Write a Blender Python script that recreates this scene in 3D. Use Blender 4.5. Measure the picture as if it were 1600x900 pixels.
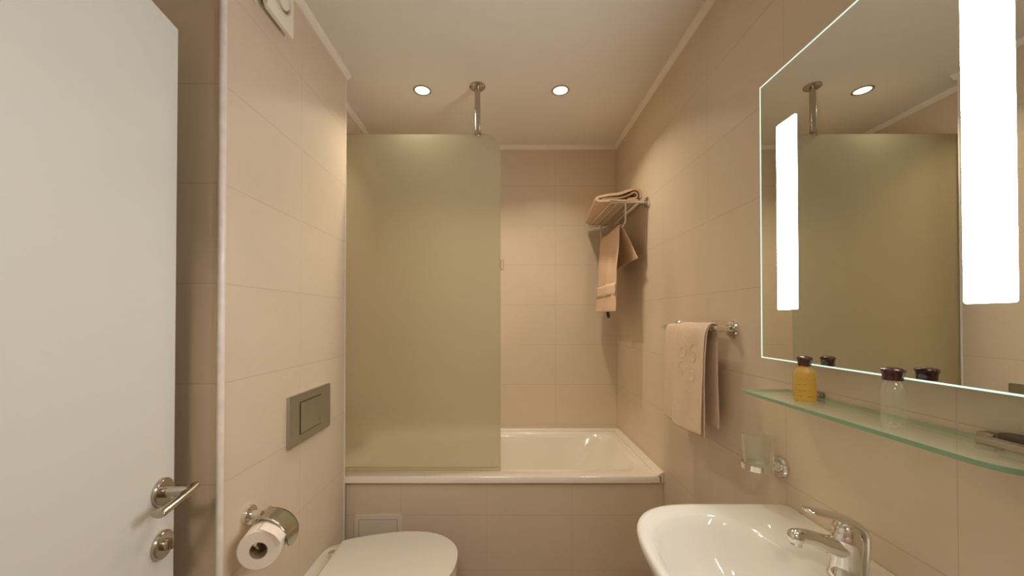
import bpy, bmesh, math, random
from mathutils import Vector, Matrix, noise
random.seed(7)
for o in list(bpy.data.objects): bpy.data.objects.remove(o)
sc = bpy.context.scene
col = sc.collection
PI = math.pi

# ------------------------------------------------------------ camera
FPX = 590.0
cd = bpy.data.cameras.new('camera'); cam = bpy.data.objects.new('camera', cd); col.objects.link(cam)
cd.sensor_fit = 'HORIZONTAL'; cd.sensor_width = 36; cd.lens = 36*FPX/1600
cd.clip_start = 0.02
PITCH = math.radians(0.6)
cam.location = (0, 0, 1.27); cam.rotation_euler = (PI/2+PITCH, 0, 0)
cd.shift_x = 12/1600; cd.shift_y = (48-FPX*math.tan(PITCH))/1600
sc.camera = cam
# ------------------------------------------------------------ world, exposure
w = bpy.data.worlds.new('world'); sc.world = w; w.use_nodes = True
bg = w.node_tree.nodes['Background']; bg.inputs[0].default_value = (1, .86, .7, 1); bg.inputs[1].default_value = 0.05
sc.view_settings.view_transform = 'Standard'; sc.view_settings.look = 'None'
sc.view_settings.gamma = 1; sc.view_settings.use_curve_mapping = False
sc.view_settings.exposure = 0.30
WARM = (1.0, .87, .68)
SPOT_W = 2.9          # each recessed downlight, watts
NEAR_W = 0.7          # downlight over the entrance
HALL_W = 11.0
STRIP = 37.0           # mirror light strips

def arealight(name, loc, rot, size, power, color):
    l = bpy.data.lights.new(name, 'AREA'); l.energy = power; l.color = color; l.size = size; l.shape = 'DISK'
    o = bpy.data.objects.new(name, l); o.location = loc; o.rotation_euler = rot; col.objects.link(o); return o
arealight('hall_fill_light', (-.1, -.75, 2.28), (0, 0, 0), .35, HALL_W, (1, .86, .68))  # unseen fill light added in the hall behind the camera

# ------------------------------------------------------------ materials
def new_mat(name):
    m = bpy.data.materials.new(name); m.use_nodes = True
    nt = m.node_tree; b = nt.nodes['Principled BSDF']; return m, nt, b
def pmat(name, c, rough=.5, metal=0, coat=0, bump=0, bscale=200, mottle=0, mscale=6, spec=.5):
    m, nt, b = new_mat(name)
    b.inputs['Base Color'].default_value = (*c, 1); b.inputs['Roughness'].default_value = rough
    b.inputs['Metallic'].default_value = metal; b.inputs['Coat Weight'].default_value = coat
    b.inputs['Specular IOR Level'].default_value = spec
    tc = nt.nodes.new('ShaderNodeTexCoord')
    n = nt.nodes.new('ShaderNodeTexNoise'); n.inputs['Scale'].default_value = mscale; n.inputs['Detail'].default_value = 4
    nt.links.new(tc.outputs['Object'], n.inputs['Vector'])
    mx = nt.nodes.new('ShaderNodeMix'); mx.data_type = 'RGBA'
    k = 1-max(mottle, .02)
    mx.inputs[6].default_value = (c[0]*k, c[1]*k, c[2]*k, 1); mx.inputs[7].default_value = (*c, 1)
    nt.links.new(n.outputs['Fac'], mx.inputs[0]); nt.links.new(mx.outputs[2], b.inputs['Base Color'])
    if bump:
        n2 = nt.nodes.new('ShaderNodeTexNoise'); n2.inputs['Scale'].default_value = bscale; n2.inputs['Detail'].default_value = 3
        nt.links.new(tc.outputs['Object'], n2.inputs['Vector'])
        bp = nt.nodes.new('ShaderNodeBump'); bp.inputs['Strength'].default_value = bump; bp.inputs['Distance'].default_value = .003
        nt.links.new(n2.outputs['Fac'], bp.inputs['Height']); nt.links.new(bp.outputs[0], b.inputs['Normal'])
    return m
TILE = (.74, .61, .452)
def tile_mat(name, axis, u0, uw, v0=.863, vw=.247, c=TILE, grout=(.58, .47, .345), gw=.0017, vaxis='Z', rough=.45):
    m, nt, b = new_mat(name)
    N = nt.nodes.new; L = nt.links.new
    g = N('ShaderNodeNewGeometry'); s = N('ShaderNodeSeparateXYZ'); L(g.outputs['Position'], s.inputs[0])
    def math_(op, a, bb=None, cc=None):
        n = N('ShaderNodeMath'); n.operation = op
        for i, x in enumerate((a, bb, cc)):
            if x is None: continue
            if isinstance(x, (int, float)): n.inputs[i].default_value = x
            else: L(x, n.inputs[i])
        return n.outputs[0]
    def line(out, o0, ww):
        t = math_('DIVIDE', math_('SUBTRACT', out, o0), ww)
        f = math_('PINGPONG', t, .5)           # 0 on a joint
        return math_('MULTIPLY', f, ww), math_('FLOOR', t)
    du, iu = line(s.outputs[axis], u0, uw); dv, iv = line(s.outputs[vaxis], v0, vw)
    d = math_('MINIMUM', math_('MULTIPLY', du, 1.5), dv)
    mr = N('ShaderNodeMapRange'); mr.interpolation_type = 'SMOOTHSTEP'
    mr.inputs[1].default_value = gw*.35; mr.inputs[2].default_value = gw; L(d, mr.inputs[0])
    fac = mr.outputs[0]
    n = N('ShaderNodeTexNoise'); n.inputs['Scale'].default_value = 3.5; n.inputs['Detail'].default_value = 6; n.inputs['Roughness'].default_value = .6
    L(g.outputs['Position'], n.inputs['Vector'])
    n2 = N('ShaderNodeTexNoise'); n2.inputs['Scale'].default_value = 60; n2.inputs['Detail'].default_value = 2
    L(g.outputs['Position'], n2.inputs['Vector'])
    cv = N('ShaderNodeCombineXYZ'); L(iu, cv.inputs[0]); L(iv, cv.inputs[1])
    wn = N('ShaderNodeTexWhiteNoise'); wn.noise_dimensions = '2D'; L(cv.outputs[0], wn.inputs['Vector'])
    a = math_('ADD', math_('MULTIPLY', n.outputs['Fac'], .6), math_('MULTIPLY', n2.outputs['Fac'], .15))
    a = math_('ADD', a, math_('MULTIPLY', wn.outputs['Value'], .08))
    mx = N('ShaderNodeMix'); mx.data_type = 'RGBA'; L(a, mx.inputs[0])
    mx.inputs[6].default_value = (c[0]*.88, c[1]*.87, c[2]*.85, 1); mx.inputs[7].default_value = (min(1, c[0]*1.08), c[1]*1.08, c[2]*1.1, 1)
    mg = N('ShaderNodeMix'); mg.data_type = 'RGBA'; L(fac, mg.inputs[0]); mg.inputs[6].default_value = (*grout, 1); L(mx.outputs[2], mg.inputs[7])
    L(mg.outputs[2], b.inputs['Base Color'])
    b.inputs['Roughness'].default_value = rough; b.inputs['Specular IOR Level'].default_value = .4
    h = math_('ADD', fac, math_('MULTIPLY', n2.outputs['Fac'], .10))
    bp = N('ShaderNodeBump'); bp.inputs['Strength'].default_value = .2; bp.inputs['Distance'].default_value = .001
    L(h, bp.inputs['Height']); L(bp.outputs[0], b.inputs['Normal'])
    return m
def emit_mat(name, c, s):
    m = bpy.data.materials.new(name); m.use_nodes = True; nt = m.node_tree
    nt.nodes.remove(nt.nodes['Principled BSDF'])
    e = nt.nodes.new('ShaderNodeEmission'); e.inputs[0].default_value = (*c, 1); e.inputs[1].default_value = s
    nt.links.new(e.outputs[0], nt.nodes['Material Output'].inputs[0]); return m
def thin_glass(name, tint, diffuse=None, dfac=0, rough=.02, ior=1.45, refl=1.0):
    m = bpy.data.materials.new(name); m.use_nodes = True; nt = m.node_tree; N = nt.nodes.new; L = nt.links.new
    nt.nodes.remove(nt.nodes['Principled BSDF'])
    t = N('ShaderNodeBsdfTransparent'); t.inputs[0].default_value = (*tint, 1)
    base = t.outputs[0]
    if dfac:
        d = N('ShaderNodeBsdfDiffuse'); d.inputs[0].default_value = (*diffuse, 1)
        tr = N('ShaderNodeBsdfTranslucent'); tr.inputs[0].default_value = (*diffuse, 1)
        m0 = N('ShaderNodeMixShader'); m0.inputs[0].default_value = .5; L(d.outputs[0], m0.inputs[1]); L(tr.outputs[0], m0.inputs[2])
        m1 = N('ShaderNodeMixShader'); m1.inputs[0].default_value = dfac; L(base, m1.inputs[1]); L(m0.outputs[0], m1.inputs[2]); base = m1.outputs[0]
    gl = N('ShaderNodeBsdfGlossy'); gl.inputs['Roughness'].default_value = rough; gl.inputs[0].default_value = (refl, refl, refl, 1)
    lw = N('ShaderNodeLayerWeight'); lw.inputs['Blend'].default_value = .12; fr = N('ShaderNodeMapRange'); L(lw.outputs['Facing'], fr.inputs[0]); fr.inputs[3].default_value = .04; fr.inputs[4].default_value = .75
    m2 = N('ShaderNodeMixShader'); L(fr.outputs[0], m2.inputs[0]); L(base, m2.inputs[1]); L(gl.outputs[0], m2.inputs[2])
    L(m2.outputs[0], nt.nodes['Material Output'].inputs[0]); return m
def frosted_mat():
    m = bpy.data.materials.new('frosted_glass'); m.use_nodes = True; nt = m.node_tree; N = nt.nodes.new; L = nt.links.new
    nt.nodes.remove(nt.nodes['Principled BSDF'])
    c = (.95, .95, .86)
    r = N('ShaderNodeBsdfRefraction'); r.inputs[0].default_value = (*c, 1); r.inputs['Roughness'].default_value = .42; r.inputs['IOR'].default_value = 1.25
    d = N('ShaderNodeBsdfDiffuse'); d.inputs[0].default_value = (.72, .69, .54, 1)
    t = N('ShaderNodeBsdfTranslucent'); t.inputs[0].default_value = (.88, .86, .72, 1)
    a = N('ShaderNodeMixShader'); a.inputs[0].default_value = .5; L(d.outputs[0], a.inputs[1]); L(t.outputs[0], a.inputs[2])
    b = N('ShaderNodeMixShader'); b.inputs[0].default_value = .36; L(r.outputs[0], b.inputs[1]); L(a.outputs[0], b.inputs[2])
    g = N('ShaderNodeBsdfGlossy'); g.inputs['Roughness'].default_value = .28
    fr = N('ShaderNodeFresnel'); fr.inputs[0].default_value = 1.35
    e = N('ShaderNodeMixShader'); L(fr.outputs[0], e.inputs[0]); L(b.outputs[0], e.inputs[1]); L(g.outputs[0], e.inputs[2])
    L(e.outputs[0], nt.nodes['Material Output'].inputs[0]); return m

M = {}
M['wall_r'] = tile_mat('beige_tile_right', 'Y', .941, .355)
M['wall_l'] = tile_mat('beige_tile_left', 'Y', 1.288, .370)
M['wall_b'] = tile_mat('beige_tile_back', 'X', .317, .378)
M['wall_f'] = tile_mat('beige_tile_return', 'X', -.694, .378)
M['apron'] = tile_mat('beige_tile_apron', 'X', .299, .378, v0=.403, vw=.243)
M['floor'] = tile_mat('floor_tile', 'X', 0, .33, v0=.1, vw=.33, vaxis='Y', c=(.30, .225, .16))
M['ceiling'] = pmat('ceiling_paint', (.82, .77, .67), .8, bump=.05, bscale=120)
M['cove'] = pmat('cove_plaster', (.93, .85, .74), .5, mottle=.1, mscale=20)
M['listel'] = pmat('pink_marble_strip', (.98, .88, .78), .3, mottle=.3, mscale=30)
M['door'] = pmat('door_paint', (.75, .74, .67), .42)
M['white_wall'] = pmat('hall_paint', (.78, .72, .62), .7)
M['wood'] = pmat('hall_floor', (.35, .22, .12), .4, mottle=.3)
M['nickel'] = pmat('brushed_nickel', (.50, .45, .38), .22, metal=1)
M['chrome'] = pmat('chrome', (.80, .78, .74), .07, metal=1)
M['satin'] = pmat('satin_chrome_plate', (.52, .50, .45), .36, metal=1)
M['satin2'] = pmat('satin_chrome_flap', (.55, .53, .45), .22, metal=1)
M['dark'] = pmat('dark_gap', (.03, .025, .02), .6)
M['acrylic'] = pmat('bath_acrylic', (.86, .78, .68), .12, coat=.5)
M['ceramic'] = pmat('ceramic', (.78, .74, .66), .07, coat=.6)
M['lid'] = pmat('toilet_seat_plastic', (.68, .63, .54), .22, coat=.2)
M['plastic'] = pmat('fan_plastic', (.86, .80, .65), .4)
M['panel'] = pmat('access_panel_plastic', (.74, .64, .54), .4)
M['caulk'] = pmat('edge_strip', (.85, .76, .63), .3, mottle=.12, mscale=30)
M['towel'] = pmat('peach_terry', (.86, .62, .42), .95, bump=.9, bscale=420, mottle=.12, mscale=60, spec=.1)
M['towel2'] = pmat('peach_terry_pale', (.90, .70, .52), .95, bump=.9, bscale=420, mottle=.12, mscale=60, spec=.1)
M['band'] = pmat('woven_band', (.88, .66, .46), .7, bump=.3, bscale=150, mottle=.25, mscale=90)
M['paper'] = pmat('tissue', (.90, .80, .70), .95, bump=.3, bscale=200)
M['card'] = pmat('cardboard', (.30, .22, .13), .9)
M['cap'] = pmat('maroon_cap', (.055, .010, .008), .16, coat=.6)
M['kit'] = pmat('dark_packet', (.10, .075, .05), .4)
M['kit2'] = pmat('tan_strip', (.42, .34, .24), .4)
M['silver_mirror'] = pmat('mirror_silver', (.73, .73, .665), .0, metal=1)
M['housing'] = pmat('mirror_housing', (.6, .58, .52), .5)
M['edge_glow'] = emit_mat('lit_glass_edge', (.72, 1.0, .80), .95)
M['strip'] = emit_mat('mirror_light_strip', (.96, .985, 1.03), STRIP)
M['lens'] = emit_mat('downlight_lens', (1, .93, .82), 14)
M['shelf'] = thin_glass('shelf_glass', (.955, .975, .93), (.74, .80, .60), .20, rough=.05)
M['shelf_edge'] = pmat('green_glass_edge', (.24, .42, .26), .1, coat=.5)
M['screen_edge'] = pmat('screen_edge', (.50, .52, .34), .2)
M['frost'] = frosted_mat()
M['tumbler'] = thin_glass('frosted_tumbler', (.96, .965, .93), (.74, .74, .62), .12, rough=.3)
M['clear'] = thin_glass('clear_plastic', (.95, .95, .90), (.92, .90, .84), .09, rough=.03, ior=1.5)
M['seal'] = thin_glass('clear_seal', (.90, .85, .65), (.8, .72, .5), .5, rough=.2)

def gel_mat():
    m = bpy.data.materials.new('amber_gel'); m.use_nodes = True; nt = m.node_tree; N = nt.nodes.new; L = nt.links.new
    nt.nodes.remove(nt.nodes['Principled BSDF'])
    tc = N('ShaderNodeTexCoord'); sp = N('ShaderNodeSeparateXYZ'); L(tc.outputs['Object'], sp.inputs[0])
    n = N('ShaderNodeTexNoise'); n.inputs['Scale'].default_value = 160; L(tc.outputs['Object'], n.inputs['Vector'])
    # printed brown lines on the front: thin bands with broken edges
    wv = N('ShaderNodeMath'); wv.operation = 'PINGPONG'; wv.inputs[1].default_value = .006; L(sp.outputs['Z'], wv.inputs[0])
    lt = N('ShaderNodeMath'); lt.operation = 'LESS_THAN'; lt.inputs[1].default_value = .0009; L(wv.outputs[0], lt.inputs[0])
    gt = N('ShaderNodeMath'); gt.operation = 'GREATER_THAN'; gt.inputs[1].default_value = .54; L(n.outputs['Fac'], gt.inputs[0])
    zl = N('ShaderNodeMath'); zl.operation = 'LESS_THAN'; zl.inputs[1].default_value = .056; L(sp.outputs['Z'], zl.inputs[0])
    a = N('ShaderNodeMath'); a.operation = 'MULTIPLY'; L(lt.outputs[0], a.inputs[0]); L(gt.outputs[0], a.inputs[1])
    a2 = N('ShaderNodeMath'); a2.operation = 'MULTIPLY'; L(a.outputs[0], a2.inputs[0]); L(zl.outputs[0], a2.inputs[1])
    t = N('ShaderNodeBsdfTransparent'); t.inputs[0].default_value = (.93, .74, .26, 1)
    d = N('ShaderNodeBsdfTranslucent'); d.inputs[0].default_value = (.93, .68, .18, 1)
    d2 = N('ShaderNodeBsdfDiffuse'); d2.inputs[0].default_value = (.86, .62, .18, 1)
    m0 = N('ShaderNodeMixShader'); m0.inputs[0].default_value = .5; L(d.outputs[0], m0.inputs[1]); L(d2.outputs[0], m0.inputs[2])
    m1 = N('ShaderNodeMixShader'); m1.inputs[0].default_value = .5; L(t.outputs[0], m1.inputs[1]); L(m0.outputs[0], m1.inputs[2])
    dk = N('ShaderNodeBsdfDiffuse'); dk.inputs[0].default_value = (.36, .20, .05, 1)
    m3 = N('ShaderNodeMixShader'); L(a2.outputs[0], m3.inputs[0]); L(m1.outputs[0], m3.inputs[1]); L(dk.outputs[0], m3.inputs[2])
    g = N('ShaderNodeBsdfGlossy'); g.inputs['Roughness'].default_value = .04
    lw = N('ShaderNodeLayerWeight'); lw.inputs['Blend'].default_value = .12; fr = N('ShaderNodeMapRange'); L(lw.outputs['Facing'], fr.inputs[0]); fr.inputs[3].default_value = .04; fr.inputs[4].default_value = .6
    m2 = N('ShaderNodeMixShader'); L(fr.outputs[0], m2.inputs[0]); L(m3.outputs[0], m2.inputs[1]); L(g.outputs[0], m2.inputs[2])
    L(m2.outputs[0], nt.nodes['Material Output'].inputs[0]); return m
M['gel'] = gel_mat()

# ------------------------------------------------------------ mesh helpers
def obj(name, bm, m, parent=None, smooth=None, mods=()):
    bmesh.ops.recalc_face_normals(bm, faces=bm.faces)
    me = bpy.data.meshes.new(name); bm.to_mesh(me); bm.free()
    if isinstance(m, (list, tuple)):
        for x in m: me.materials.append(x)
    else: me.materials.append(m)
    o = bpy.data.objects.new(name, me); col.objects.link(o)
    if parent is not None:
        o.parent = parent; o.matrix_parent_inverse = Matrix.Translation(-Vector(parent.location)) if parent.type == 'EMPTY' else Matrix.Identity(4)
    if smooth is not None:
        me.shade_smooth()
        if smooth < 180: me.set_sharp_from_angle(angle=math.radians(smooth))
    return o
def struct(name, bm, m, **k):
    o = obj(name, bm, m, **k)
    o['kind'] = 'structure'; return o
def tag(o, label, cat, group=None):
    o['label'] = label; o['category'] = cat
    if group: o['group'] = group
    return o
def thing(name, loc, label, cat, group=None):
    o = bpy.data.objects.new(name, None); o.location = loc; o.empty_display_size = .05; col.objects.link(o)
    return tag(o, label, cat, group)
def box(bm, x0, x1, y0, y1, z0, z1, bev=0, seg=2):
    r = bmesh.ops.create_cube(bm, size=1)
    vs = r['verts']
    for v in vs:
        v.co = Vector(((x0+x1)/2+v.co.x*(x1-x0), (y0+y1)/2+v.co.y*(y1-y0), (z0+z1)/2+v.co.z*(z1-z0)))
    if bev:
        es = set(e for v in vs for e in v.link_edges)
        bmesh.ops.bevel(bm, geom=list(es), offset=bev, segments=seg, affect='EDGES', profile=.5)
def bbox(*a, **k):
    bm = bmesh.new(); box(bm, *a, **k); return bm
def frame(d):
    d = Vector(d).normalized(); up = Vector((0, 0, 1)) if abs(d.z) < .95 else Vector((0, 1, 0))
    x = d.cross(up).normalized(); y = x.cross(d).normalized(); return d, x, y
def lathe(bm, prof, org, axis, n=40, sx=1, sy=1, cap=True):
    """prof: (distance along the axis, radius)"""
    d, x, y = frame(axis); org = Vector(org); rings = []
    for t, r in prof:
        if r < 1e-6: rings.append([bm.verts.new(org+d*t)]); continue
        rings.append([bm.verts.new(org+d*t+x*(math.cos(2*PI*i/n)*r*sx)+y*(math.sin(2*PI*i/n)*r*sy)) for i in range(n)])
    for a, b in zip(rings, rings[1:]):
        if len(a) == 1 and len(b) == 1: continue
        for i in range(n):
            j = (i+1) % n
            if len(a) == 1: bm.faces.new((a[0], b[i], b[j]))
            elif len(b) == 1: bm.faces.new((a[i], b[0], a[j]))
            else: bm.faces.new((a[i], b[i], b[j], a[j]))
    if cap:
        for r in (rings[0], rings[-1]):
            if len(r) > 1: bm.faces.new(r)
def smooth_path(pts, sub=6):
    pts = [Vector(p) for p in pts]; out = []
    for i in range(len(pts)-1):
        p0 = pts[max(i-1, 0)]; p1 = pts[i]; p2 = pts[i+1]; p3 = pts[min(i+2, len(pts)-1)]
        for k in range(sub):
            t = k/sub
            out.append(.5*((2*p1)+(p2-p0)*t+(2*p0-5*p1+4*p2-p3)*t*t+(3*p1-p0-3*p2+p3)*t**3))
    out.append(pts[-1]); return out
def tube(bm, pts, r, n=16, sx=1.0, sub=0):
    if sub: pts = smooth_path(pts, sub)
    pts = [Vector(p) for p in pts]
    rs = r if isinstance(r, (list, tuple)) else [r]*len(pts)
    if len(rs) != len(pts):
        rs = [rs[min(int(i/(len(pts)-1)*(len(rs)-1)), len(rs)-2)]*(1-((i/(len(pts)-1)*(len(rs)-1)) % 1 if i < len(pts)-1 else 1)) +
              rs[min(int(i/(len(pts)-1)*(len(rs)-1)), len(rs)-2)+1]*((i/(len(pts)-1)*(len(rs)-1)) % 1 if i < len(pts)-1 else 1) for i in range(len(pts))]
    rings = []; px = None
    for i, p in enumerate(pts):
        d = (pts[min(i+1, len(pts)-1)]-pts[max(i-1, 0)]).normalized()
        if px is None: _, x, y = frame(d)
        else:
            x = (px-d*px.dot(d)).normalized(); y = x.cross(d)
        px = x
        rings.append([bm.verts.new(p+x*(math.cos(2*PI*k/n)*rs[i]*sx)+y*(math.sin(2*PI*k/n)*rs[i])) for k in range(n)])
    for a, b in zip(rings, rings[1:]):
        for k in range(n): bm.faces.new((a[k], b[k], b[(k+1) % n], a[(k+1) % n]))
    bm.faces.new(rings[0]); bm.faces.new(rings[-1])
def prism(bm, pts2, z0, z1, to3=lambda a, b, c: (a, b, c), bev=0, seg=3):
    lo = [bm.verts.new(to3(a, b, z0)) for a, b in pts2]; hi = [bm.verts.new(to3(a, b, z1)) for a, b in pts2]
    n = len(pts2); fl = bm.faces.new(lo); fh = bm.faces.new(hi)
    for i in range(n): bm.faces.new((lo[i], lo[(i+1) % n], hi[(i+1) % n], hi[i]))
    if bev:
        es = list(fl.edges)+list(fh.edges)
        bmesh.ops.bevel(bm, geom=es, offset=bev, segments=seg, affect='EDGES', profile=.5)
def loft(bm, rings, closed_ends=(True, True)):
    R = [[bm.verts.new(p) for p in r] for r in rings]; n = len(R[0])
    for a, b in zip(R, R[1:]):
        for k in range(n): bm.faces.new((a[k], b[k], b[(k+1) % n], a[(k+1) % n]))
    if closed_ends[0]: bm.faces.new(R[0])
    if closed_ends[1]: bm.faces.new(R[-1])
def sup(t, a, b, n):
    c, s = abs(math.cos(t)), abs(math.sin(t)); return 1/((c/a)**n+(s/b)**n)**(1/n)
def rrect(x0, x1, y0, y1, r, k=8):
    out = []
    rs = r if isinstance(r, (list, tuple)) else [r]*4     # corners: (x1,y1), (x0,y1), (x0,y0), (x1,y0)
    for (cx, cy, sx, sy, a0, rr) in ((x1, y1, -1, -1, 0, rs[0]), (x0, y1, 1, -1, 90, rs[1]), (x0, y0, 1, 1, 180, rs[2]), (x1, y0, -1, 1, 270, rs[3])):
        if rr == 0: out.append((cx, cy)); continue
        for i in range(k+1):
            a = math.radians(a0+90*i/k); out.append((cx+sx*rr+rr*math.cos(a), cy+sy*rr+rr*math.sin(a)))
    return out

# ------------------------------------------------------------ the room
XR, XL, XB, XD = .70, -.696, -.80, -.97      # right wall, cistern wall, bath alcove left, behind the door
YB, YF, YK, YR = 2.345, 1.666, .928, -.06
YE = 1.650                                     # far corner of the cistern wall    # back wall, bath front, cistern wall near corner, entrance wall
H = 2.345
struct('floor', bbox(XD-.1, XR+.1, YR-.02, YB+.1, -.1, 0), M['floor'])
struct('ceiling', bbox(XD-.1, XR+.1, YR-.1, YB+.1, H, H+.1), M['ceiling'])
struct('wall_right', bbox(XR, XR+.1, YR-.1, YB+.1, 0, H), M['wall_r'])
struct('wall_back', bbox(XB-.1, XR, YB, YB+.1, 0, H), M['wall_b'])
bm = bmesh.new()
box(bm, XD, XL, YK, YE, 0, H, bev=0)
struct('wall_left', bm, [M['wall_l'], M['wall_f']])
o = bpy.data.objects['wall_left']
for p in o.data.polygons:
    if abs(p.normal.y) > .5: p.material_index = 1
struct('wall_alcove', bbox(XB-.1, XB, YE, YB, 0, H), M['wall_l'])
struct('wall_behind_door', bbox(XD-.1, XD, YR, YK, 0, H), M['wall_l'])
# entrance wall with the doorway the camera stands in
bm = bmesh.new()
DX0, DX1, DH = -.61, .26, 1.965
box(bm, XD, DX0, YR-.1, YR, 0, H); box(bm, DX1, XR, YR-.1, YR, 0, H); box(bm, DX0, DX1, YR-.1, YR, DH, H)
struct('wall_entrance', bm, M['wall_f'])
# hall behind the camera
struct('floor_hall', bbox(-1.5, 1.5, -1.5, YR-.02, -.1, 0), M['wood'])
struct('ceiling_hall', bbox(-1.5, 1.5, -1.5, YR-.1, H, H+.1), M['ceiling'])
bm = bmesh.new(); box(bm, -1.5, 1.5, -1.6, -1.5, 0, H); box(bm, -1.6, -1.5, -1.5, YR-.1, 0, H); box(bm, 1.5, 1.6, -1.5, YR-.1, 0, H)
struct('wall_hall', bm, M['white_wall'])
# tiled bath front
struct('wall_bath_front', bbox(XL-.106, XR, YF+.012, YF+.06, 0, .552), M['apron'])
# coves between wall and ceiling
def cove(name, p0, p1, nrm, r=.017):
    """quarter-round moulding from p0 to p1; nrm points into the room"""
    bm = bmesh.new(); p0 = Vector(p0); p1 = Vector(p1); n = Vector(nrm)
    prof = [(0, 0), (r*1.2, 0), (r*1.1, -r*.35), (r*.72, -r*.72), (r*.35, -r*1.05), (0, -r*1.2)]
    A = [bm.verts.new(p0+n*a+Vector((0, 0, b))) for a, b in prof]; B = [bm.verts.new(p1+n*a+Vector((0, 0, b))) for a, b in prof]
    k = len(prof)
    for i in range(k): bm.faces.new((A[i], A[(i+1) % k], B[(i+1) % k], B[i]))
    bm.faces.new(A); bm.faces.new(B)
    return struct(name, bm, M['cove'])
cove('trim_1', (XR, YR, H), (XR, YB, H), (-1, 0, 0))
cove('trim_2', (XB, YB, H), (XR, YB, H), (0, -1, 0))
cove('trim_3', (XL, YK, H), (XL, YE+.012, H), (1, 0, 0))
cove('trim_4', (XB, YE, H), (XB, YB, H), (1, 0, 0))
# corner listels of the cistern wall
bm = bmesh.new(); lathe(bm, [(0, .0085), (H-.001, .0085)], (XL-.002, YK+.002, .0005), (0, 0, 1), n=20)
struct('trim_5', bm, M['listel'], smooth=40)
struct('trim_6', bbox(XL-.004, XL+.0022, YE-.005, YE+.0022, .0, H-.02, bev=.001), M['cove'])

# ------------------------------------------------------------ door leaf
DR = math.atan2(.17, 1.0)                 # the leaf runs from its hinge to the free edge, nearly along Y
def door_pt(t, n, z):                      # t metres back from the free edge, n out of the visible face
    fx, fy = -.734, .843
    c, s = math.cos(DR), math.sin(DR)      # direction free edge -> hinge is (s, -c)
    return Vector((fx+s*t+c*n, fy-c*t+s*n, z))
DT = 1.27+456/700
bm = bmesh.new()
prism(bm, [(0, 0), (.885, 0), (.885, -.04), (0, -.04)], .008, DT, lambda a, b, z: door_pt(a, b, z), bev=.0015, seg=2)
door = struct('door_1', bm, M['door'])
def nrm_door(): return Vector((math.cos(DR), math.sin(DR), 0))
hz = .903
bm = bmesh.new()
c0 = door_pt(.040, 0, hz)
lathe(bm, [(0, .029), (.006, .029), (.009, .027), (.009, .012), (.012, .0115), (.048, .0115), (.052, .0105), (.053, .008)], c0, nrm_door(), n=48)
hd = obj('door_handle', bm, M['nickel'], door, smooth=35)
bm = bmesh.new()
pA = door_pt(.022, .054, hz+.003); pB = door_pt(.060, .056, hz-.001); pC = door_pt(.135, .052, hz-.014)
tube(bm, [door_pt(.018, .058, hz+.006), door_pt(.026, .056, hz+.004), door_pt(.050, .055, hz), door_pt(.085, .052, hz-.005), door_pt(.115, .047, hz-.010), door_pt(.121, .046, hz-.011)], [.004, .0062, .0066, .0070, .0082, .0078], n=28, sx=1.75, sub=5)
obj('lever', bm, M['nickel'], hd, smooth=40)
bm = bmesh.new()
lathe(bm, [(0, .029), (.006, .029), (.009, .027), (.0092, .012), (.017, .011), (.018, .009)], door_pt(.040, 0, .792), nrm_door(), n=48)
lk = obj('lock_rosette', bm, M['nickel'], door, smooth=35)
bm = bmesh.new(); c = door_pt(.040, .019, .792)
tube(bm, [c-Vector((0, 0, .010)), c+Vector((0, 0, .010))], .0045, n=12)
obj('thumb_turn', bm, M['nickel'], lk, smooth=40)

# ------------------------------------------------------------ ceiling downlights
def downlight(x, y, label, power):
    t = thing('downlight', (x, y, H), label, 'ceiling light', 'recessed ceiling downlights')
    bm = bmesh.new(); lathe(bm, [(0, .042), (-.002, .042), (-.004, .040), (-.0045, .034), (-.001, .031), (0, .031)], (x, y, H), (0, 0, 1), n=48, cap=False)
    obj('trim_ring', bm, M['satin'], t, smooth=40)
    bm = bmesh.new(); lathe(bm, [(-.0008, .031), (-.0022, .027), (-.003, .0)], (x, y, H), (0, 0, 1), n=40, cap=False)
    obj('lens', bm, M['lens'], t, smooth=60)
    l = bpy.data.lights.new('downlight_beam', 'AREA'); l.energy = power; l.color = WARM; l.shape = 'DISK'; l.size = .054; l.spread = math.radians(122)
    s = bpy.data.objects.new('downlight_beam', l); s.location = (x, y, H-.0034); col.objects.link(s)
    return t
downlight(-.386, 1.766, 'round recessed ceiling downlight left of the chrome ceiling rod', SPOT_W)
downlight(.264, 1.766, 'round recessed ceiling downlight right of the chrome ceiling rod', SPOT_W)
downlight(-.06, .42, 'round recessed ceiling downlight near the entrance above the open door', NEAR_W)

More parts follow.
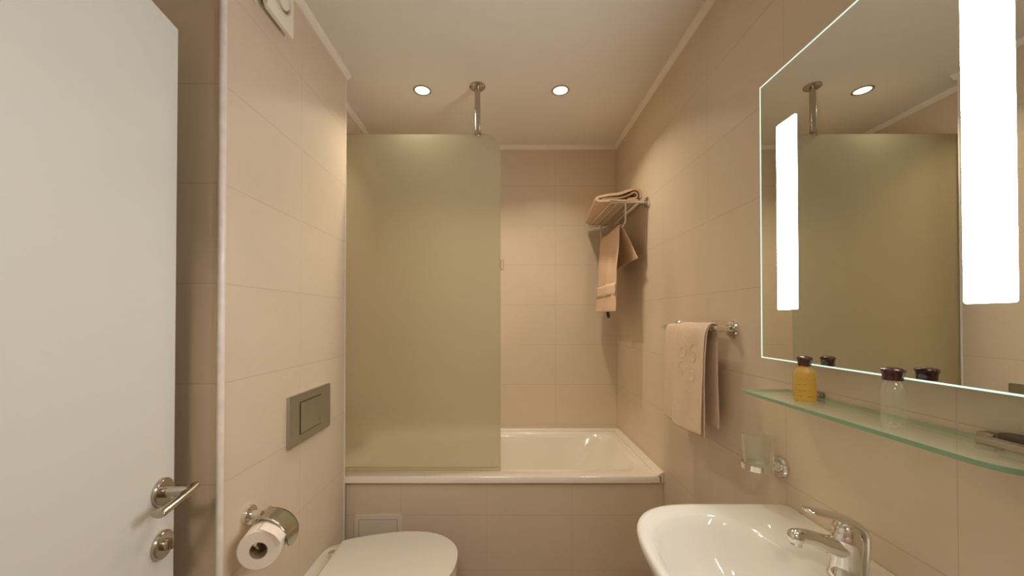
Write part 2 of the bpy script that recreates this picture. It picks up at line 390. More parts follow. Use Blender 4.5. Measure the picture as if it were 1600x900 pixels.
# ------------------------------------------------------------ bathtub
BX, BY, RZ = -.058, 2.005, .580
def ring(cx, cy, a, b, n, z, N=160, tilt=0):
    out = []
    for i in range(N):
        t = 2*PI*i/N; r = sup(t, a, b, n); x = cx+r*math.cos(t); y = cy+r*math.sin(t)
        out.append((x, y, z))
    return out
def rect_ring(x0, x1, y0, y1, r, z, N=160):
    cx, cy = (x0+x1)/2, (y0+y1)/2
    return ring(cx, cy, (x1-x0)/2, (y1-y0)/2, r, z, N)
bath = thing('bathtub', (BX, BY, 0), 'glossy white built-in bathtub behind the frosted glass screen', 'bathtub')
y0 = YF-.011; y1 = YB-.002; x0 = XB+.002; x1 = XR-.012
R = [rect_ring(x0, x1, y0+.004, y1, 60, RZ-.030), rect_ring(x0, x1, y0, y1, 60, RZ-.027), rect_ring(x0, x1, y0, y1, 60, RZ-.004),
     rect_ring(x0+.001, x1-.001, y0+.003, y1-.001, 60, RZ),
     rect_ring(x0+.07, x1-.055, y0+.078, y1-.045, 9, RZ), rect_ring(x0+.078, x1-.063, y0+.086, y1-.052, 8, RZ-.006),
     rect_ring(x0+.085, x1-.075, y0+.092, y1-.06, 7, RZ-.03), rect_ring(x0+.10, x1-.16, y0+.108, y1-.08, 5.5, RZ-.16),
     rect_ring(x0+.12, x1-.26, y0+.11, y1-.10, 4.5, RZ-.30), rect_ring(x0+.16, x1-.36, y0+.16, y1-.15, 4, RZ-.385), rect_ring(x0+.3, x1-.5, y0+.25, y1-.24, 3, RZ-.40)]
bm = bmesh.new(); loft(bm, R, (False, True))
obj('tub', bm, M['acrylic'], bath, smooth=50)
# overflow and waste on the foot end
bm = bmesh.new(); lathe(bm, [(0, .034), (.006, .034), (.010, .028), (.010, 0)], (x0+.094, BY, RZ-.10), (1, 0, .15), n=32)
obj('overflow', bm, M['chrome'], bath, smooth=35)
bm = bmesh.new(); lathe(bm, [(0, .032), (.004, .032), (.006, .026), (.006, 0)], (x0+.32, BY, RZ-.401), (0, 0, 1), n=32)
obj('waste', bm, M['chrome'], bath, smooth=35)
for k in range(2):
    bm = bmesh.new(); a = -.10+k*.0
    yy = y0+.118 if k == 0 else y1-.108
    tube(bm, [(BX-.02, yy+(.006 if k == 0 else -.006), RZ-.13), (BX-.02, yy+(.045 if k == 0 else -.045), RZ-.115), (BX+.02, yy+(.05 if k == 0 else -.05), RZ-.112), (BX+.18, yy+(.05 if k == 0 else -.05), RZ-.112), (BX+.22, yy+(.045 if k == 0 else -.045), RZ-.115), (BX+.22, yy+(.006 if k == 0 else -.006), RZ-.13)], .011, n=14, sub=5)
    if k == 1: bm.free()
    else: obj('grab_handle', bm, M['acrylic'], bath, smooth=60)
# sealing strips on the rim along the walls
def strip_obj(name, bm, lab=None): return struct(name, bm, M['caulk'])
bm = bmesh.new()
prism(bm, [(XR-.001, RZ-.029), (XR-.0115, RZ-.029), (XR-.0115, RZ), (XR-.030, RZ), (XR-.030, RZ+.004), (XR-.010, RZ+.016), (XR-.001, RZ+.018)], YF-.006, YB-.03, lambda a, b, c: (a, c, b), bev=.001, seg=1)
strip_obj('trim_7', bm)
bm = bmesh.new()
prism(bm, [(YB-.001, RZ), (YB-.022, RZ), (YB-.022, RZ+.004), (YB-.009, RZ+.012), (YB-.001, RZ+.013)], XB+.01, XR-.001, lambda a, b, c: (c, a, b), bev=.001, seg=1)
strip_obj('trim_8', bm)

# bath mixer tap behind the frosted glass
mx_ = thing('bath_mixer_tap', (XB, 2.02, .80), 'chrome bath mixer tap blurred behind the frosted screen', 'tap')
bm = bmesh.new(); tube(bm, [(XB+.055, 1.93, .80), (XB+.055, 2.11, .80)], .024, n=24)
for yy in (1.95, 2.09): lathe(bm, [(0, .032), (.006, .030), (.008, .013), (.05, .013)], (XB, yy, .80), (1, 0, 0), n=28)
obj('body', bm, M['chrome'], mx_, smooth=35)
bm = bmesh.new(); tube(bm, [(XB+.06, 2.02, .795), (XB+.10, 2.02, .79), (XB+.16, 2.02, .775), (XB+.18, 2.02, .75)], .014, n=18, sub=5)
obj('spout', bm, M['chrome'], mx_, smooth=50)
bm = bmesh.new(); tube(bm, [(XB+.055, 2.02, .815), (XB+.075, 2.02, .85), (XB+.13, 2.02, .875)], [.016, .010, .008], n=16, sub=5)
obj('lever', bm, M['chrome'], mx_, smooth=50)

# ------------------------------------------------------------ frosted screen
SY = 1.722
scr = thing('shower_screen', (XB, SY, RZ), 'tall frosted greenish glass panel standing on the bathtub rim', 'shower screen')
SX1 = -.017; ST = 2.116
pts = rrect(XB+.012, SX1, RZ+.014, ST, [.085, 0, 0, 0], k=14)
bm = bmesh.new(); prism(bm, pts, SY-.003, SY+.003, lambda a, b, c: (a, c, b))
g = obj('glass_panel', bm, [M['frost'], M['screen_edge']], scr)
for p in g.data.polygons:
    if abs(p.normal.y) < .5: p.material_index = 1
obj('bottom_seal', bbox(XB+.012, SX1, SY-.006, SY+.006, RZ+.0005, RZ+.0155, bev=.002), M['seal'], scr)
obj('wall_profile', bbox(XB+.0005, XB+.022, SY-.010, SY+.010, RZ+.001, ST, bev=.002), M['nickel'], scr)
bm = bmesh.new(); tube(bm, [(SX1+.001, SY-.007, 1.54), (SX1+.001, SY-.007, 1.50), (SX1+.006, SY-.010, 1.492), (SX1+.013, SY-.007, 1.497)], .003, n=10, sub=4)
tube(bm, [(SX1+.013, SY-.007, 1.497), (SX1+.013, SY-.007, 1.54)], .0022, n=10)
obj('edge_hook', bm, M['seal'], scr, smooth=60)

# ceiling rod that steadies the screen
RX = -.124
rod = thing('ceiling_support_rod', (RX, SY+.012, H), 'chrome ceiling rod holding the top edge of the frosted screen', 'support rod')
bm = bmesh.new(); lathe(bm, [(0, .036), (-.006, .036), (-.011, .030), (-.013, .016), (-.013, 0)], (RX, SY+.012, H), (0, 0, 1), n=48)
obj('flange', bm, M['nickel'], rod, smooth=30)
r0 = Vector((RX, SY+.012, H-.008)); r1 = Vector((RX+.002, SY+.006, H-.236))
bm = bmesh.new(); tube(bm, [r0, r1], .0130, n=32)
obj('tube', bm, M['nickel'], rod, smooth=30)
ra = (r1-r0).normalized()
bm = bmesh.new(); lathe(bm, [(-.030, .0142), (-.001, .0142), (.002, .0125), (.002, 0)], r1, ra, n=32)
obj('glass_clamp', bm, M['nickel'], rod, smooth=30)
for zz, dx in ((-.10, -.0135), (-.17, .0135)):
    bm = bmesh.new(); lathe(bm, [(0, .006), (.003, .006), (.0042, .004), (.0042, 0)], r0.lerp(r1, -zz/.228)+Vector((dx*.85, -.004, 0)), (1 if dx > 0 else -1, -.3, 0), n=20)
    obj('grub_screw', bm, M['chrome'], rod, smooth=30)

# ------------------------------------------------------------ flush plate
fp = thing('flush_plate', (XL, 1.349, .935), 'rectangular satin chrome flush plate above the toilet', 'flush plate')
to = lambda a, b, c: (c, a, b)
bm = bmesh.new(); prism(bm, rrect(1.209, 1.490, .850, 1.018, .002), XL, XL+.011, to, bev=.003)
obj('plate', bm, M['satin'], fp, smooth=30)
bm = bmesh.new(); prism(bm, rrect(1.268, 1.432, .880, .990, .003), XL+.0105, XL+.0116, to)
obj('button_gap', bm, M['dark'], fp)
bm = bmesh.new(); prism(bm, rrect(1.2715, 1.412, .8835, .9865, .002), XL+.0112, XL+.0135, to, bev=.001)
obj('button', bm, M['satin'], fp, smooth=30)
bm = bmesh.new(); prism(bm, rrect(1.4135, 1.4330, .8790, .9910, .002), XL+.0112, XL+.0128, to, bev=.0006)
obj('button', bm, M['satin'], fp, smooth=30)

# ------------------------------------------------------------ toilet
TY = 1.35
toil = thing('toilet', (-.43, TY, 0), 'white wall-hung toilet with its lid closed below the flush plate', 'toilet')
def lid_outline(s=1.0, dx=0, N=72):
    """D shape: straight hinge edge, widest in the middle, round nose at X=-.162"""
    pts = []
    xh, xn = -.628+dx, -.168
    half = [(0, .105), (.02, .122), (.07, .142), (.14, .162), (.21, .176), (.27, .180), (.33, .174), (.38, .156), (.42, .128), (.45, .090), (.465, .050), (.470, 0)]
    sm = smooth_path([(a, b, 0) for a, b in half], 5)
    up = [(xh+p.x*s*(xn-xh)/.470, p.y*s) for p in sm]
    return [(a, TY+b) for a, b in up]+[(a, TY-b) for a, b in reversed(up[:-1])]
bm = bmesh.new(); prism(bm, lid_outline(), .394, .414, bev=.009, seg=4); 
obj('lid', bm, M['lid'], toil, smooth=50)
bm = bmesh.new(); prism(bm, lid_outline(.99), .377, .392, bev=.005, seg=3); obj('seat', bm, M['lid'], toil, smooth=50)
for s in (-1, 1):
    bm = bmesh.new(); lathe(bm, [(0, .014), (.016, .014), (.018, .012), (.018, 0)], (-.645, TY+s*.075, .378), (0, 0, 1), n=24)
    obj('hinge', bm, M['chrome'], toil, smooth=35)
def bowl_ring(z, wid, nose, back=XL+.001, N=80):
    out = []; L_ = nose-back
    for i in range(N):
        t = 2*PI*i/N; cx = back+L_*.5
        n = 2.3 if math.cos(t) > 0 else 6
        r = sup(t, L_*.5, wid, n); out.append((cx+r*math.cos(t), TY+r*math.sin(t), z))
    return out
bm = bmesh.new()
loft(bm, [bowl_ring(.379, .165, -.178), bowl_ring(.375, .172, -.172), bowl_ring(.35, .172, -.172), bowl_ring(.30, .160, -.20), bowl_ring(.22, .135, -.28), bowl_ring(.14, .11, -.37), bowl_ring(.09, .09, -.43), bowl_ring(.08, .07, -.47)])
obj('bowl', bm, M['ceramic'], toil, smooth=50)

# ------------------------------------------------------------ toilet paper holder and roll
ph = thing('toilet_paper_holder', (XL, 1.03, .74), 'chrome toilet paper holder with a cover flap on the tiled wall', 'paper holder')
bm = bmesh.new(); lathe(bm, [(0, .026), (.008, .026), (.012, .024), (.013, .012), (.04, .010)], (XL, 1.028, .740), (1, 0, 0), n=40)
obj('wall_flange', bm, M['chrome'], ph, smooth=30)
bm = bmesh.new(); tube(bm, [(XL+.036, .998, .738), (XL+.036, 1.072, .738)], .0055, n=16)
obj('pivot_bar', bm, M['chrome'], ph, smooth=40)
bm = bmesh.new()
a = [(-.664, .730), (-.653, .7435), (-.632, .7455), (-.603, .737), (-.580, .716), (-.571, .690), (-.572, .662)]
P = [Vector((x, 0, z)) for x, z in a]; P = smooth_path(P, 5)
n_ = len(P); rows = []
for i, p in enumerate(P):
    t = i/(n_-1); hw = .031; e = max(0, (t-.78)/.22); ww = hw*math.sqrt(max(0.02, 1-e*e))
    rows.append([bm.verts.new((p.x, 1.026+ww*k/4, p.z)) for k in range(-4, 5)])
for r0, r1 in zip(rows, rows[1:]):
    for k in range(8): bm.faces.new((r0[k], r0[k+1], r1[k+1], r1[k]))
fl = obj('cover_flap', bm, M['satin2'], ph, smooth=60)
md = fl.modifiers.new('s', 'SOLIDIFY'); md.thickness = .0012
bm = bmesh.new()
tube(bm, [(XL+.036, 1.070, .738), (XL+.038, 1.076, .725), (XL+.060, 1.076, .69), (XL+.074, 1.072, .690), (XL+.074, 1.05, .690), (XL+.074, .985, .690), (XL+.075, .962, .6905), (XL+.072, .952, .704)], .0042, n=12, sub=5)
obj('wire_arm', bm, M['chrome'], ph, smooth=50)
ax = Vector((-.0165, .070, 0)).normalized()
roll = thing('toilet_paper_roll', (-.620, .957, .683), 'white toilet paper roll hanging on the chrome holder', 'toilet paper')
bm = bmesh.new(); rc = Vector((-.6190, .957, .686)); n = 64
lathe(bm, [(0, .0205), (0, .0475), (.0025, .050), (.068, .050), (.070, .0475), (.070, .0205), (0, .0205)], rc, ax, n=n, cap=False)
obj('paper', bm, M['paper'], roll, smooth=40)
bm = bmesh.new(); lathe(bm, [(-.0003, .0208), (.0705, .0208), (.0705, .0192), (-.0003, .0192), (-.0003, .0208)], rc, ax, n=40, cap=False)
obj('cardboard_core', bm, M['card'], roll, smooth=40)
# loose end of the sheet
bm = bmesh.new(); d_, x_, y_ = frame(ax)
rows = []
for i in range(11):
    a = math.radians(95-8*i); r = .0508+max(0, i-4)*.0012
    p = rc+Vector((1, 0, 0))*math.cos(a)*r+Vector((0, 0, 1))*math.sin(a)*r
    rows.append([bm.verts.new(p+ax*(.002+.066*k/6)) for k in range(7)])
for r0, r1 in zip(rows, rows[1:]):
    for k in range(6): bm.faces.new((r0[k], r0[k+1], r1[k+1], r1[k]))
ls = obj('loose_sheet', bm, M['paper'], roll, smooth=60)
ls.modifiers.new('s', 'SOLIDIFY').thickness = .0006

# ------------------------------------------------------------ access panel in the bath front
ap = thing('access_panel', (-.556, YF+.012, .30), 'square framed access hatch in the tiled bath front', 'access panel')
to = lambda a, b, c: (a, -c, b); Y0 = -(YF+.012)
bm = bmesh.new()
X0, X1, Z0, Z1 = -.660, -.452, .195, .405
prism(bm, rrect(X0, X1, Z0, Z1, .004), Y0, Y0+.006, to, bev=.002)
obj('frame', bm, M['panel'], ap, smooth=30)
obj('gap', bbox(X0+.019, X1-.019, -Y0-.0066, -Y0-.005, Z0+.019, Z1-.019), M['dark'], ap)
obj('hatch', bbox(X0+.0205, X1-.0205, -Y0-.0085, -Y0-.0055, Z0+.0205, Z1-.0205, bev=.001), M['panel'], ap)

# ------------------------------------------------------------ ventilation fan
fan = thing('ventilation_fan', (XL, 1.11, 2.215), 'cream extractor fan high on the left tiled wall', 'extractor fan')
to = lambda a, b, c: (c, a, b)
bm = bmesh.new(); prism(bm, rrect(1.035, 1.180, 2.145, 2.292, .010), XL, XL+.012, to, bev=.003); obj('base', bm, M['plastic'], fan, smooth=30)
bm = bmesh.new(); prism(bm, rrect(1.050, 1.165, 2.160, 2.277, .006), XL+.012, XL+.030, to); obj('recess', bm, M['card'], fan)
bm = bmesh.new(); prism(bm, rrect(1.033, 1.163, 2.135, 2.288, .008), XL+.030, XL+.042, to, bev=.003); obj('cover', bm, M['plastic'], fan, smooth=30)
bm = bmesh.new(); lathe(bm, [(.042, .040), (.0425, .040), (.0425, 0)], (XL, 1.098, 2.212), (1, 0, 0), n=48); obj('opening', bm, M['card'], fan)
bm = bmesh.new(); lathe(bm, [(.042, .040), (.047, .041), (.048, .044), (.044, .046), (.042, .046)], (XL, 1.098, 2.212), (1, 0, 0), n=48, cap=False); obj('ring', bm, M['plastic'], fan, smooth=50)
bm = bmesh.new(); lathe(bm, [(.042, .031), (.049, .031), (.051, .027), (.051, 0)], (XL, 1.098, 2.212), (1, 0, 0), n=48); obj('centre_disc', bm, M['plastic'], fan, smooth=40)

# ------------------------------------------------------------ towel rack with two towels
RKZ = 1.837; RY0, RY1 = 1.83, 2.29
rk = thing('towel_rack', (XR, 2.06, RKZ), 'chrome towel shelf with a lower hanging bar on the right wall over the bath', 'towel rack')
def flange(parent, x, y, z, r=.026, nm='wall_flange'):
    bm = bmesh.new(); lathe(bm, [(0, r), (.007, r), (.011, r*.9), (.012, r*.45), (.02, r*.35)], (x, y, z), (-1, 0, 0), n=40)
    return obj(nm, bm, M['chrome'], parent, smooth=30)
for yy in (RY0, RY1):
    flange(rk, XR, yy, RKZ)
    bm = bmesh.new(); tube(bm, [(XR-.01, yy, RKZ), (.520, yy, RKZ)], .0065, n=16); tube(bm, [(.545, yy, RKZ), (.512, yy, RKZ)], .009, n=16)
    obj('side_arm', bm, M['chrome'], rk, smooth=40)
    bm = bmesh.new(); tube(bm, [(.588, yy, RKZ), (.588, yy, 1.76), (.586, yy, 1.735), (.580, yy+(.02 if yy == RY0 else -.02), 1.722)], .0045, n=12, sub=4)
    obj('hanger', bm, M['chrome'], rk, smooth=50)
for x in (.520, .555, .592, .630, .668):
    bm = bmesh.new(); tube(bm, [(x, RY0, RKZ), (x, RY1, RKZ)], .0042, n=12); obj('shelf_bar', bm, M['chrome'], rk, smooth=50)
bm = bmesh.new(); tube(bm, [(.580, RY0+.018, 1.722), (.580, RY1-.018, 1.722)], .0045, n=12); obj('hanging_bar', bm, M['chrome'], rk, smooth=50)

def strokeband(bm, pts, th, y0, y1, segs=14, amp=.0025, seed=0, skew=.045):
    """a thick cloth layer following a profile in XZ, extruded along Y"""
    P = smooth_path([(a, 0, b) for a, b in pts], 6)
    n = len(P); off = []
    for i, p in enumerate(P):
        d = (P[min(i+1, n-1)]-P[max(i-1, 0)]).normalized(); nn = Vector((-d.z, 0, d.x)); off.append(nn)
    loop = [p+o*th/2 for p, o in zip(P, off)]+[p-o*th/2 for p, o in zip(reversed(P), reversed(off))]
    rings = []
    for k in range(segs+1):
        t = k/segs; y = y0+(y1-y0)*t; rr = []
        rnd = .0
        if k == 0 or k == segs: rnd = .3
        for p in loop:
            q = Vector((p.x, y, p.z)); nz = noise.noise(Vector((p.x*14+seed, y*9, p.z*14)))
            q.z += amp*nz; q.x += skew*t*max(0, (.67-p.x)/.22)
            q.x += amp*.6*noise.noise(Vector((p.x*11, y*8+seed, p.z*11+5)))
            rr.append(q)
        rings.append(rr)
    loft(bm, rings)
bm = bmesh.new()
outer = [(.655, 1.8485), (.600, 1.8475), (.540, 1.8475), (.490, 1.8475), (.462, 1.848), (.450, 1.856), (.462, 1.865), (.500, 1.873), (.560, 1.882), (.605, 1.897), (.635, 1.906), (.657, 1.899), (.667, 1.880), (.668, 1.860)]
strokeband(bm, outer, .0115, 1.838, 2.283, seed=1)
inner = [(.478, 1.8575), (.52, 1.8605), (.57, 1.864), (.61, 1.877), (.634, 1.890), (.648, 1.884), (.650, 1.868), (.636, 1.8615), (.606, 1.8595)]
strokeband(bm, inner, .0065, 1.842, 2.280, seed=5, amp=.001)
ft = obj('folded_towel', bm, M['towel'], smooth=60); tag(ft, 'thick folded peach towel lying on top of the chrome rack', 'towel')

def drape(name, ys, cols, th, mat, parent=None, seed=0, wob=.003):
    """cloth sheet: for every y a list of XZ points front bottom -> over the bar -> back bottom"""
    bm = bmesh.new(); R = []
    for y, c in zip(ys, cols):
        P = smooth_path([(a[0], y+(a[2] if len(a) > 2 else 0), a[1]) for a in c], 7)
        rr = []
        for i, p in enumerate(P):
            wv = wob*noise.noise(Vector((p.x*3+seed, p.y*16, p.z*7)))
            rr.append(bm.verts.new((p.x+wv, p.y, p.z)))
        R.append(rr)
    for a, b in zip(R, R[1:]):
        for i in range(len(a)-1): bm.faces.new((a[i], a[i+1], b[i+1], b[i]))
    o = obj(name, bm, mat, parent, smooth=180)
    m = o.modifiers.new('thick', 'SOLIDIFY'); m.thickness = th; m.offset = 0
    m = o.modifiers.new('sub', 'SUBSURF'); m.levels = 1; m.render_levels = 1
    return o
ht = thing('hand_towel', (.58, 2.05, 1.30), 'peach towel hanging from the bar under the chrome rack', 'towel')
ys = [1.862+i*(2.255-1.862)/10 for i in range(11)]; cols = []
for i, y in enumerate(ys):
    t = i/10; f = .007*math.sin(t*12)
    bx = .003+.010*max(0, 1-t*2.2)
    cols.append([(.552+f, 1.305+.004*t), (.556+f, 1.40), (.560+f*.6, 1.52), (.566+f*.3, 1.64), (.5705, 1.705), (.5745, 1.731), (.580, 1.7345), (.5865, 1.729), (.596+bx*.4, 1.69, -.006*(1-t)), (.618+bx, 1.62, -.022*(1-t)), (.634+bx*1.2, 1.562-.02*t, -.045*(1-t))])
drape('cloth', ys, cols, .0075, M['towel'], ht, seed=3, wob=.009)
bm = bmesh.new(); rows = []
for i, y in enumerate(ys):
    t = i/10; f = .007*math.sin(t*12); w0 = .009*noise.noise(Vector((.556*3+3, y*16, 1.42*7)))
    rows.append([bm.verts.new((.5515+f*.9+(z-1.40)*.02+w0, y, z)) for z in (1.388, 1.405, 1.425, 1.44, 1.452)])
for a, b in zip(rows, rows[1:]):
    for k in range(4): bm.faces.new((a[k], a[k+1], b[k+1], b[k]))
o = obj('woven_band', bm, M['band'], ht, smooth=180); o.modifiers.new('s', 'SOLIDIFY').thickness = .002
bm = bmesh.new(); tube(bm, [(.556, 2.02, 1.308), (.556, 2.00, 1.285), (.557, 2.03, 1.278), (.557, 2.045, 1.305)], .0045, n=8, sub=4)
obj('hanging_loop', bm, M['dark'], ht, smooth=60)

# ------------------------------------------------------------ towel bar with a folded towel
tb = thing('towel_bar', (XR, 1.33, 1.242), 'short chrome towel bar on the right wall between bath and mirror', 'towel bar')
for yy in (1.15, 1.508):
    flange(tb, XR, yy, 1.238, .027)
    bm = bmesh.new(); tube(bm, [(XR-.01, yy, 1.238), (.636, yy, 1.238)], .0095, n=20); obj('post', bm, M['chrome'], tb, smooth=40)
bm = bmesh.new(); tube(bm, [(.642, 1.13, 1.238), (.642, 1.528, 1.238)], .0068, n=16); obj('bar', bm, M['chrome'], tb, smooth=40)
bt = thing('bath_towel', (.64, 1.31, .90), 'pale peach towel with swirl pattern folded over the short towel bar', 'towel')
ys = [1.168+i*(1.470-1.168)/10 for i in range(11)]; cols = []
for i, y in enumerate(ys):
    t = i/10; f = .003*math.sin(t*7+1)
    cols.append([(.618+f, .900-.004*t), (.619+f, 1.00), (.621+f*.6, 1.12), (.625+f*.2, 1.215), (.632, 1.243), (.643, 1.2485), (.653, 1.242), (.660, 1.20), (.664-.3*f, 1.08), (.668-f, .925+.01*t)])
drape('inner_fold', ys, cols, .006, M['towel2'], bt, seed=8, wob=.006)
ys = [1.160+i*(1.356-1.160)/8 for i in range(9)]; cols = []
for i, y in enumerate(ys):
    t = i/8; f = .003*math.sin(t*5+.5)
    cols.append([(.604+f, .905-.012*t+.012*abs(t-.5)), (.606+f, 1.00), (.609+f*.6, 1.12), (.613+f*.2, 1.215), (.626, 1.248), (.643, 1.2555), (.657, 1.249)])
drape('outer_fold', ys, cols, .006, M['towel2'], bt, seed=12, wob=.005)
# raised swirl pattern
dg = bpy.context.evaluated_depsgraph_get()
of = bpy.data.objects['outer_fold']; me_ = of.data
def cloth_x(y, z):                       # front face of the outer fold at (y, z)
    return min((v.co for v in me_.vertices if v.co.x < .63), key=lambda c: (c.y-y)**2+(c.z-z)**2).x
for (cy, cz, s_, ra_) in ((1.215, 1.155, 1, .024), (1.285, 1.165, -1, .028), (1.225, 1.09, -1, .020), (1.292, 1.095, 1, .022)):
    pts = []
    for k in range(30):
        a = k/29*2.4*PI+.6; r = .005+ra_*k/29
        y_ = cy+s_*r*math.cos(a); z_ = cz+r*math.sin(a)*1.2
        pts.append((cloth_x(y_, z_)-.0028, y_, z_))
    pts = smooth_path(pts, 2)
    bm = bmesh.new(); tube(bm, pts, .0020, n=8, sx=1)
    obj('embossed_swirl', bm, M['towel2'], bt, smooth=60)

# ------------------------------------------------------------ tumbler and holder
GX, GY, GZ = .647, .968, .884
th_ = thing('tumbler_holder', (XR, GY, .896), 'round chrome wall bracket with ring beside the washbasin', 'tumbler holder')
bm = bmesh.new(); lathe(bm, [(0, .028), (.008, .028), (.013, .025), (.014, .014), (.026, .012)], (XR, GY-.012, .897), (-1, 0, 0), n=40)
obj('wall_flange', bm, M['chrome'], th_, smooth=30)
bm = bmesh.new(); n = 48
prof = [(.0365, .0), (.0365, .014), (.0345, .014), (.0345, 0)]
rows = [[bm.verts.new((GX+r*math.cos(2*PI*i/n), GY+r*math.sin(2*PI*i/n), GZ+.004+z)) for i in range(n)] for r, z in prof+[prof[0]]]
for a, b in zip(rows, rows[1:]):
    for i in range(n): bm.faces.new((a[i], b[i], b[(i+1) % n], a[(i+1) % n]))
obj('ring', bm, M['chrome'], th_, smooth=40)
tg = thing('tumbler', (GX, GY, GZ), 'frosted glass tumbler sitting in the chrome wall ring', 'glass')
bm = bmesh.new(); lathe(bm, [(0, 0), (0, .028), (.003, .0315), (.030, .0325), (.090, .0362), (.091, .0355), (.090, .0340), (.030, .0302), (.008, .028), (.007, 0)], (GX, GY, GZ), (0, 0, 1), n=48, cap=False)
obj('glass', bm, M['tumbler'], tg, smooth=40)

# ------------------------------------------------------------ washbasin
SYC = .678
bs = thing('washbasin', (.49, SYC, 0), 'white wall-mounted ceramic washbasin under the glass shelf', 'washbasin')
ZB = .812
def bring(cx, a0, a1, b, n0, n1, z, N=144, zf=None):
    """a0: reach towards the wall (+X), a1: reach into the room"""
    out = []
    for i in range(N):
        t = 2*PI*i/N; c = math.cos(t)
        a, n = (a0, n0) if c > 0 else (a1, n1)
        r = sup(t, a, b, n); x = cx+r*math.cos(t); y = SYC+r*math.sin(t)
        out.append((x, y, z if zf is None else z+zf(x, y)))
    return out
cx = .50; aw = XR-cx-.001
R = [bring(.56, .09, .10, .10, 6, 2.5, ZB-.20), bring(.55, .14, .17, .17, 8, 2.5, ZB-.17), bring(.52, .175, .215, .225, 14, 2.8, ZB-.09), bring(cx, aw, .212, .258, 40, 3.1, ZB-.04),
     bring(cx, aw, .222, .264, 40, 3.2, ZB-.018), bring(cx, aw, .223, .265, 40, 3.2, ZB-.006), bring(cx, aw-.001, .219, .262, 40, 3.2, ZB-.0005), bring(cx, aw-.004, .214, .257, 40, 3.1, ZB),
     bring(.465, .105, .170, .222, 2.6, 2.8, ZB-.002), bring(.464, .098, .163, .214, 2.5, 2.7, ZB-.007), bring(.462, .090, .152, .200, 2.4, 2.6, ZB-.025), bring(.46, .080, .128, .165, 2.2, 2.4, ZB-.075),
     bring(.46, .060, .085, .105, 2, 2.1, ZB-.115), bring(.46, .025, .03, .035, 2, 2, ZB-.126)]
bm = bmesh.new(); loft(bm, R, (True, True))
obj('basin', bm, M['ceramic'], bs, smooth=60)
bm = bmesh.new(); lathe(bm, [(0, .024), (.003, .024), (.005, .02), (.005, 0)], (.46, SYC, ZB-.127), (0, 0, 1), n=32)
obj('drain', bm, M['chrome'], bs, smooth=35)

# ------------------------------------------------------------ basin tap
FX = .607; FY = .678
fc = thing('basin_mixer_tap', (FX, FY, ZB), 'chrome single-lever mixer tap standing on the washbasin', 'tap')
bm = bmesh.new()
loft(bm, [[(FX+ox+r*math.cos(2*PI*i/36), FY+r*.95*math.sin(2*PI*i/36), z) for i in range(36)] for ox, r, z in
          ((0, .026, ZB+.000), (0, .026, ZB+.004), (.001, .0235, ZB+.010), (.003, .022, ZB+.030), (.004, .0225, ZB+.050), (.003, .024, ZB+.062), (.002, .0235, ZB+.072), (.002, .020, ZB+.078))])
obj('body', bm, M['chrome'], fc, smooth=45)
bm = bmesh.new()
tube(bm, [(FX-.004, FY, ZB+.050), (FX-.030, FY, ZB+.056), (FX-.055, FY, ZB+.066), (FX-.078, FY, ZB+.071), (FX-.088, FY, ZB+.070)], [.0195, .0155, .0125, .0118, .0118], n=28, sub=5)
obj('spout', bm, M['chrome'], fc, smooth=60)
bm = bmesh.new(); 
bmesh.ops.create_uvsphere(bm, u_segments=28, v_segments=16, radius=.0135, matrix=Matrix.Translation((FX-.087, FY, ZB+.069)))
lathe(bm, [(0, .010), (-.0105, .0098), (-.0115, .008), (-.0115, 0)], (FX-.086, FY, ZB+.066), (0.18, 0, 1), n=28)
obj('aerator', bm, M['chrome'], fc, smooth=45)
bm = bmesh.new()
# lever: tall back shell curling forward over the body into a flat paddle
P = smooth_path([(FX+.027, 0, ZB+.004), (FX+.029, 0, ZB+.030), (FX+.029, 0, ZB+.060), (FX+.026, 0, ZB+.082), (FX+.010, 0, ZB+.097), (FX-.020, 0, ZB+.106), (FX-.050, 0, ZB+.113), (FX-.070, 0, ZB+.118)], 6)
n_ = len(P); rings = []
for i, p in enumerate(P):
    t = i/(n_-1); d = (P[min(i+1, n_-1)]-P[max(i-1, 0)]).normalized(); nn = Vector((-d.z, 0, d.x))
    hw = .014+.006*math.sin(min(1, t*2.2)*PI*.5)-.006*max(0, t-.5)*2; tk = .0045+.002*math.sin(t*PI)
    if t > .93: hw *= 1-((t-.93)/.07)**2*.55; tk *= 1-((t-.93)/.07)*.4
    rings.append([(p.x+nn.x*tk*math.sin(2*PI*k/20), FY+hw*math.cos(2*PI*k/20), p.z+nn.z*tk*math.sin(2*PI*k/20)) for k in range(20)])
loft(bm, rings)
obj('lever', bm, M['chrome'], fc, smooth=60)
bm = bmesh.new(); lathe(bm, [(0, .0205), (.010, .020), (.018, .0165), (.023, .010), (.024, 0)], (FX+.003, FY, ZB+.074), (0, 0, 1), n=32)
obj('cartridge_dome', bm, M['chrome'], fc, smooth=50)

# ------------------------------------------------------------ lit mirror
MX = .650; MY0, MY1, MZ0, MZ1 = .412, .955, 1.172, 1.857
mr = thing('mirror', (MX, .684, MZ0), 'large wall mirror with two glowing vertical light strips', 'mirror')
obj('housing', bbox(MX+.0062, XR, MY0+.03, MY1-.03, MZ0+.03, MZ1-.03), M['housing'], mr)
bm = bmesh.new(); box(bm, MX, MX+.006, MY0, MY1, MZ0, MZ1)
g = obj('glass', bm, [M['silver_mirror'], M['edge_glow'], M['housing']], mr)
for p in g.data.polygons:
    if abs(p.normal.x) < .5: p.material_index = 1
    elif p.normal.x > .5: p.material_index = 2
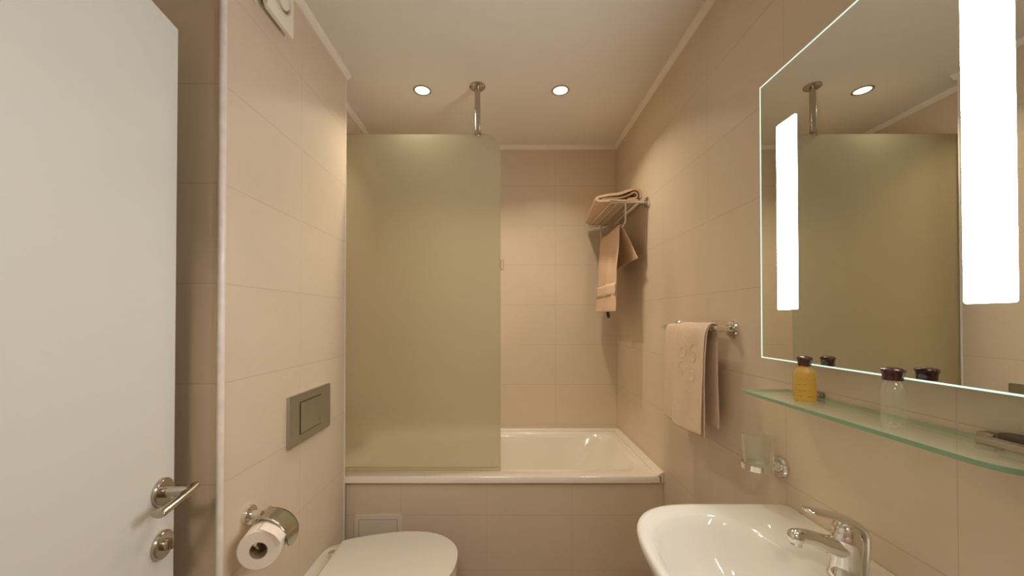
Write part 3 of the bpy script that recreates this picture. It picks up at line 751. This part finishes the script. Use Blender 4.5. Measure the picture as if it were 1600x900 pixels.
# bevelled glass rim; emission stands in for light piped to the edge
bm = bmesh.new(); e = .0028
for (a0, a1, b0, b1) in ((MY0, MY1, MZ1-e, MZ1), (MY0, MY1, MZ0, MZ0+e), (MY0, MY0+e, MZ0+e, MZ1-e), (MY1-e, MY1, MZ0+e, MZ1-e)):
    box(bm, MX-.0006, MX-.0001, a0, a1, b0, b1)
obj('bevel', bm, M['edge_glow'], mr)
for (a, b) in ((.836, .896), (.4775, .5335)):
    bm = bmesh.new(); prism(bm, rrect(a, b, 1.291, 1.728, .004), MX-.0012, MX-.0002, lambda p, q, c: (c, p, q))
    obj('light_strip', bm, M['strip'], mr)

# ------------------------------------------------------------ glass shelf
SZ = 1.098
sh = thing('glass_shelf', (XR, .684, SZ), 'long green-edged glass shelf under the mirror', 'shelf')
SF = .573; SA, SB = .412, .925
def shelf_outline(ins=0):
    return rrect(SF+ins, XR-.004-ins, SA+ins, SB-ins, [.004, .012, .055, .006], k=12)
bm = bmesh.new(); prism(bm, shelf_outline(.0015), SZ-.007, SZ, bev=0)
g = obj('glass_plate', bm, [M['shelf'], M['shelf_edge']], sh)
for p in g.data.polygons:
    if abs(p.normal.z) < .5: p.material_index = 1
for yy in (.835, .540):
    bm = bmesh.new(); box(bm, XR-.016, XR-.0005, yy-.010, yy+.010, SZ-.014, SZ-.0072, bev=.001); box(bm, XR-.016, XR-.0005, yy-.010, yy+.010, SZ+.0002, SZ+.010, bev=.002); box(bm, XR-.004, XR-.0003, yy-.010, yy+.010, SZ-.014, SZ+.010)
    obj('bracket', bm, M['nickel'], sh)

# ------------------------------------------------------------ toiletry bottles
def bottle(x, y, rot, mat, label, wide, deep, cap_r, name='toiletry_bottle'):
    t = thing(name, (x, y, SZ), label, 'bottle', 'small toiletry bottles on the glass shelf')
    bm = bmesh.new(); z0 = 0
    lathe(bm, [(0.0003, 0), (.0003, .80), (.003, .95), (.008, 1.0), (.050, 1.0), (.058, .96), (.065, .84), (.070, .62), (.0725, .50), (.0765, .48), (.0765, 0)], (0, 0, 0), (0, 0, 1), n=48, sx=wide, sy=deep, cap=False)
    b = obj('flask', bm, mat, None, smooth=45); b.parent = t
    bm = bmesh.new(); q = cap_r/.0135
    prof = [(.0735, .0105*q), (.0740, .0115*q), (.080, .0115*q), (.086, .0122*q), (.0875, .0132*q), (.0895, .0137*q), (.0915, .0132*q), (.0935, .0100*q), (.0948, .006*q), (.0952, 0)]
    lathe(bm, prof, (0, 0, 0), (0, 0, 1), n=40)
    c = obj('cap', bm, M['cap'], None, smooth=50); c.parent = t
    t.rotation_euler = (0, 0, rot)
    return t
b1 = bottle(.6255, .788, math.radians(-28), M['gel'], 'small bottle of amber gel with a maroon cap on the glass shelf', .0195, .0145, .0135)
b2 = bottle(.6225, .606, math.radians(-38), M['clear'], 'small clear empty bottle with a maroon cap on the glass shelf', .0150, .0185, .0150)

# ------------------------------------------------------------ small dark packet at the wall end of the shelf
pk = thing('comb_packet', (.675, .50, SZ), 'small flat dark brown packet lying at the right end of the glass shelf', 'packet')
obj('sleeve', bbox(.673, .691, .440, .518, SZ+.0004, SZ+.017, bev=.002), M['kit'], pk)
obj('tan_strip', bbox(.656, .6725, .447, .530, SZ+.0004, SZ+.009, bev=.0012), M['kit2'], pk)
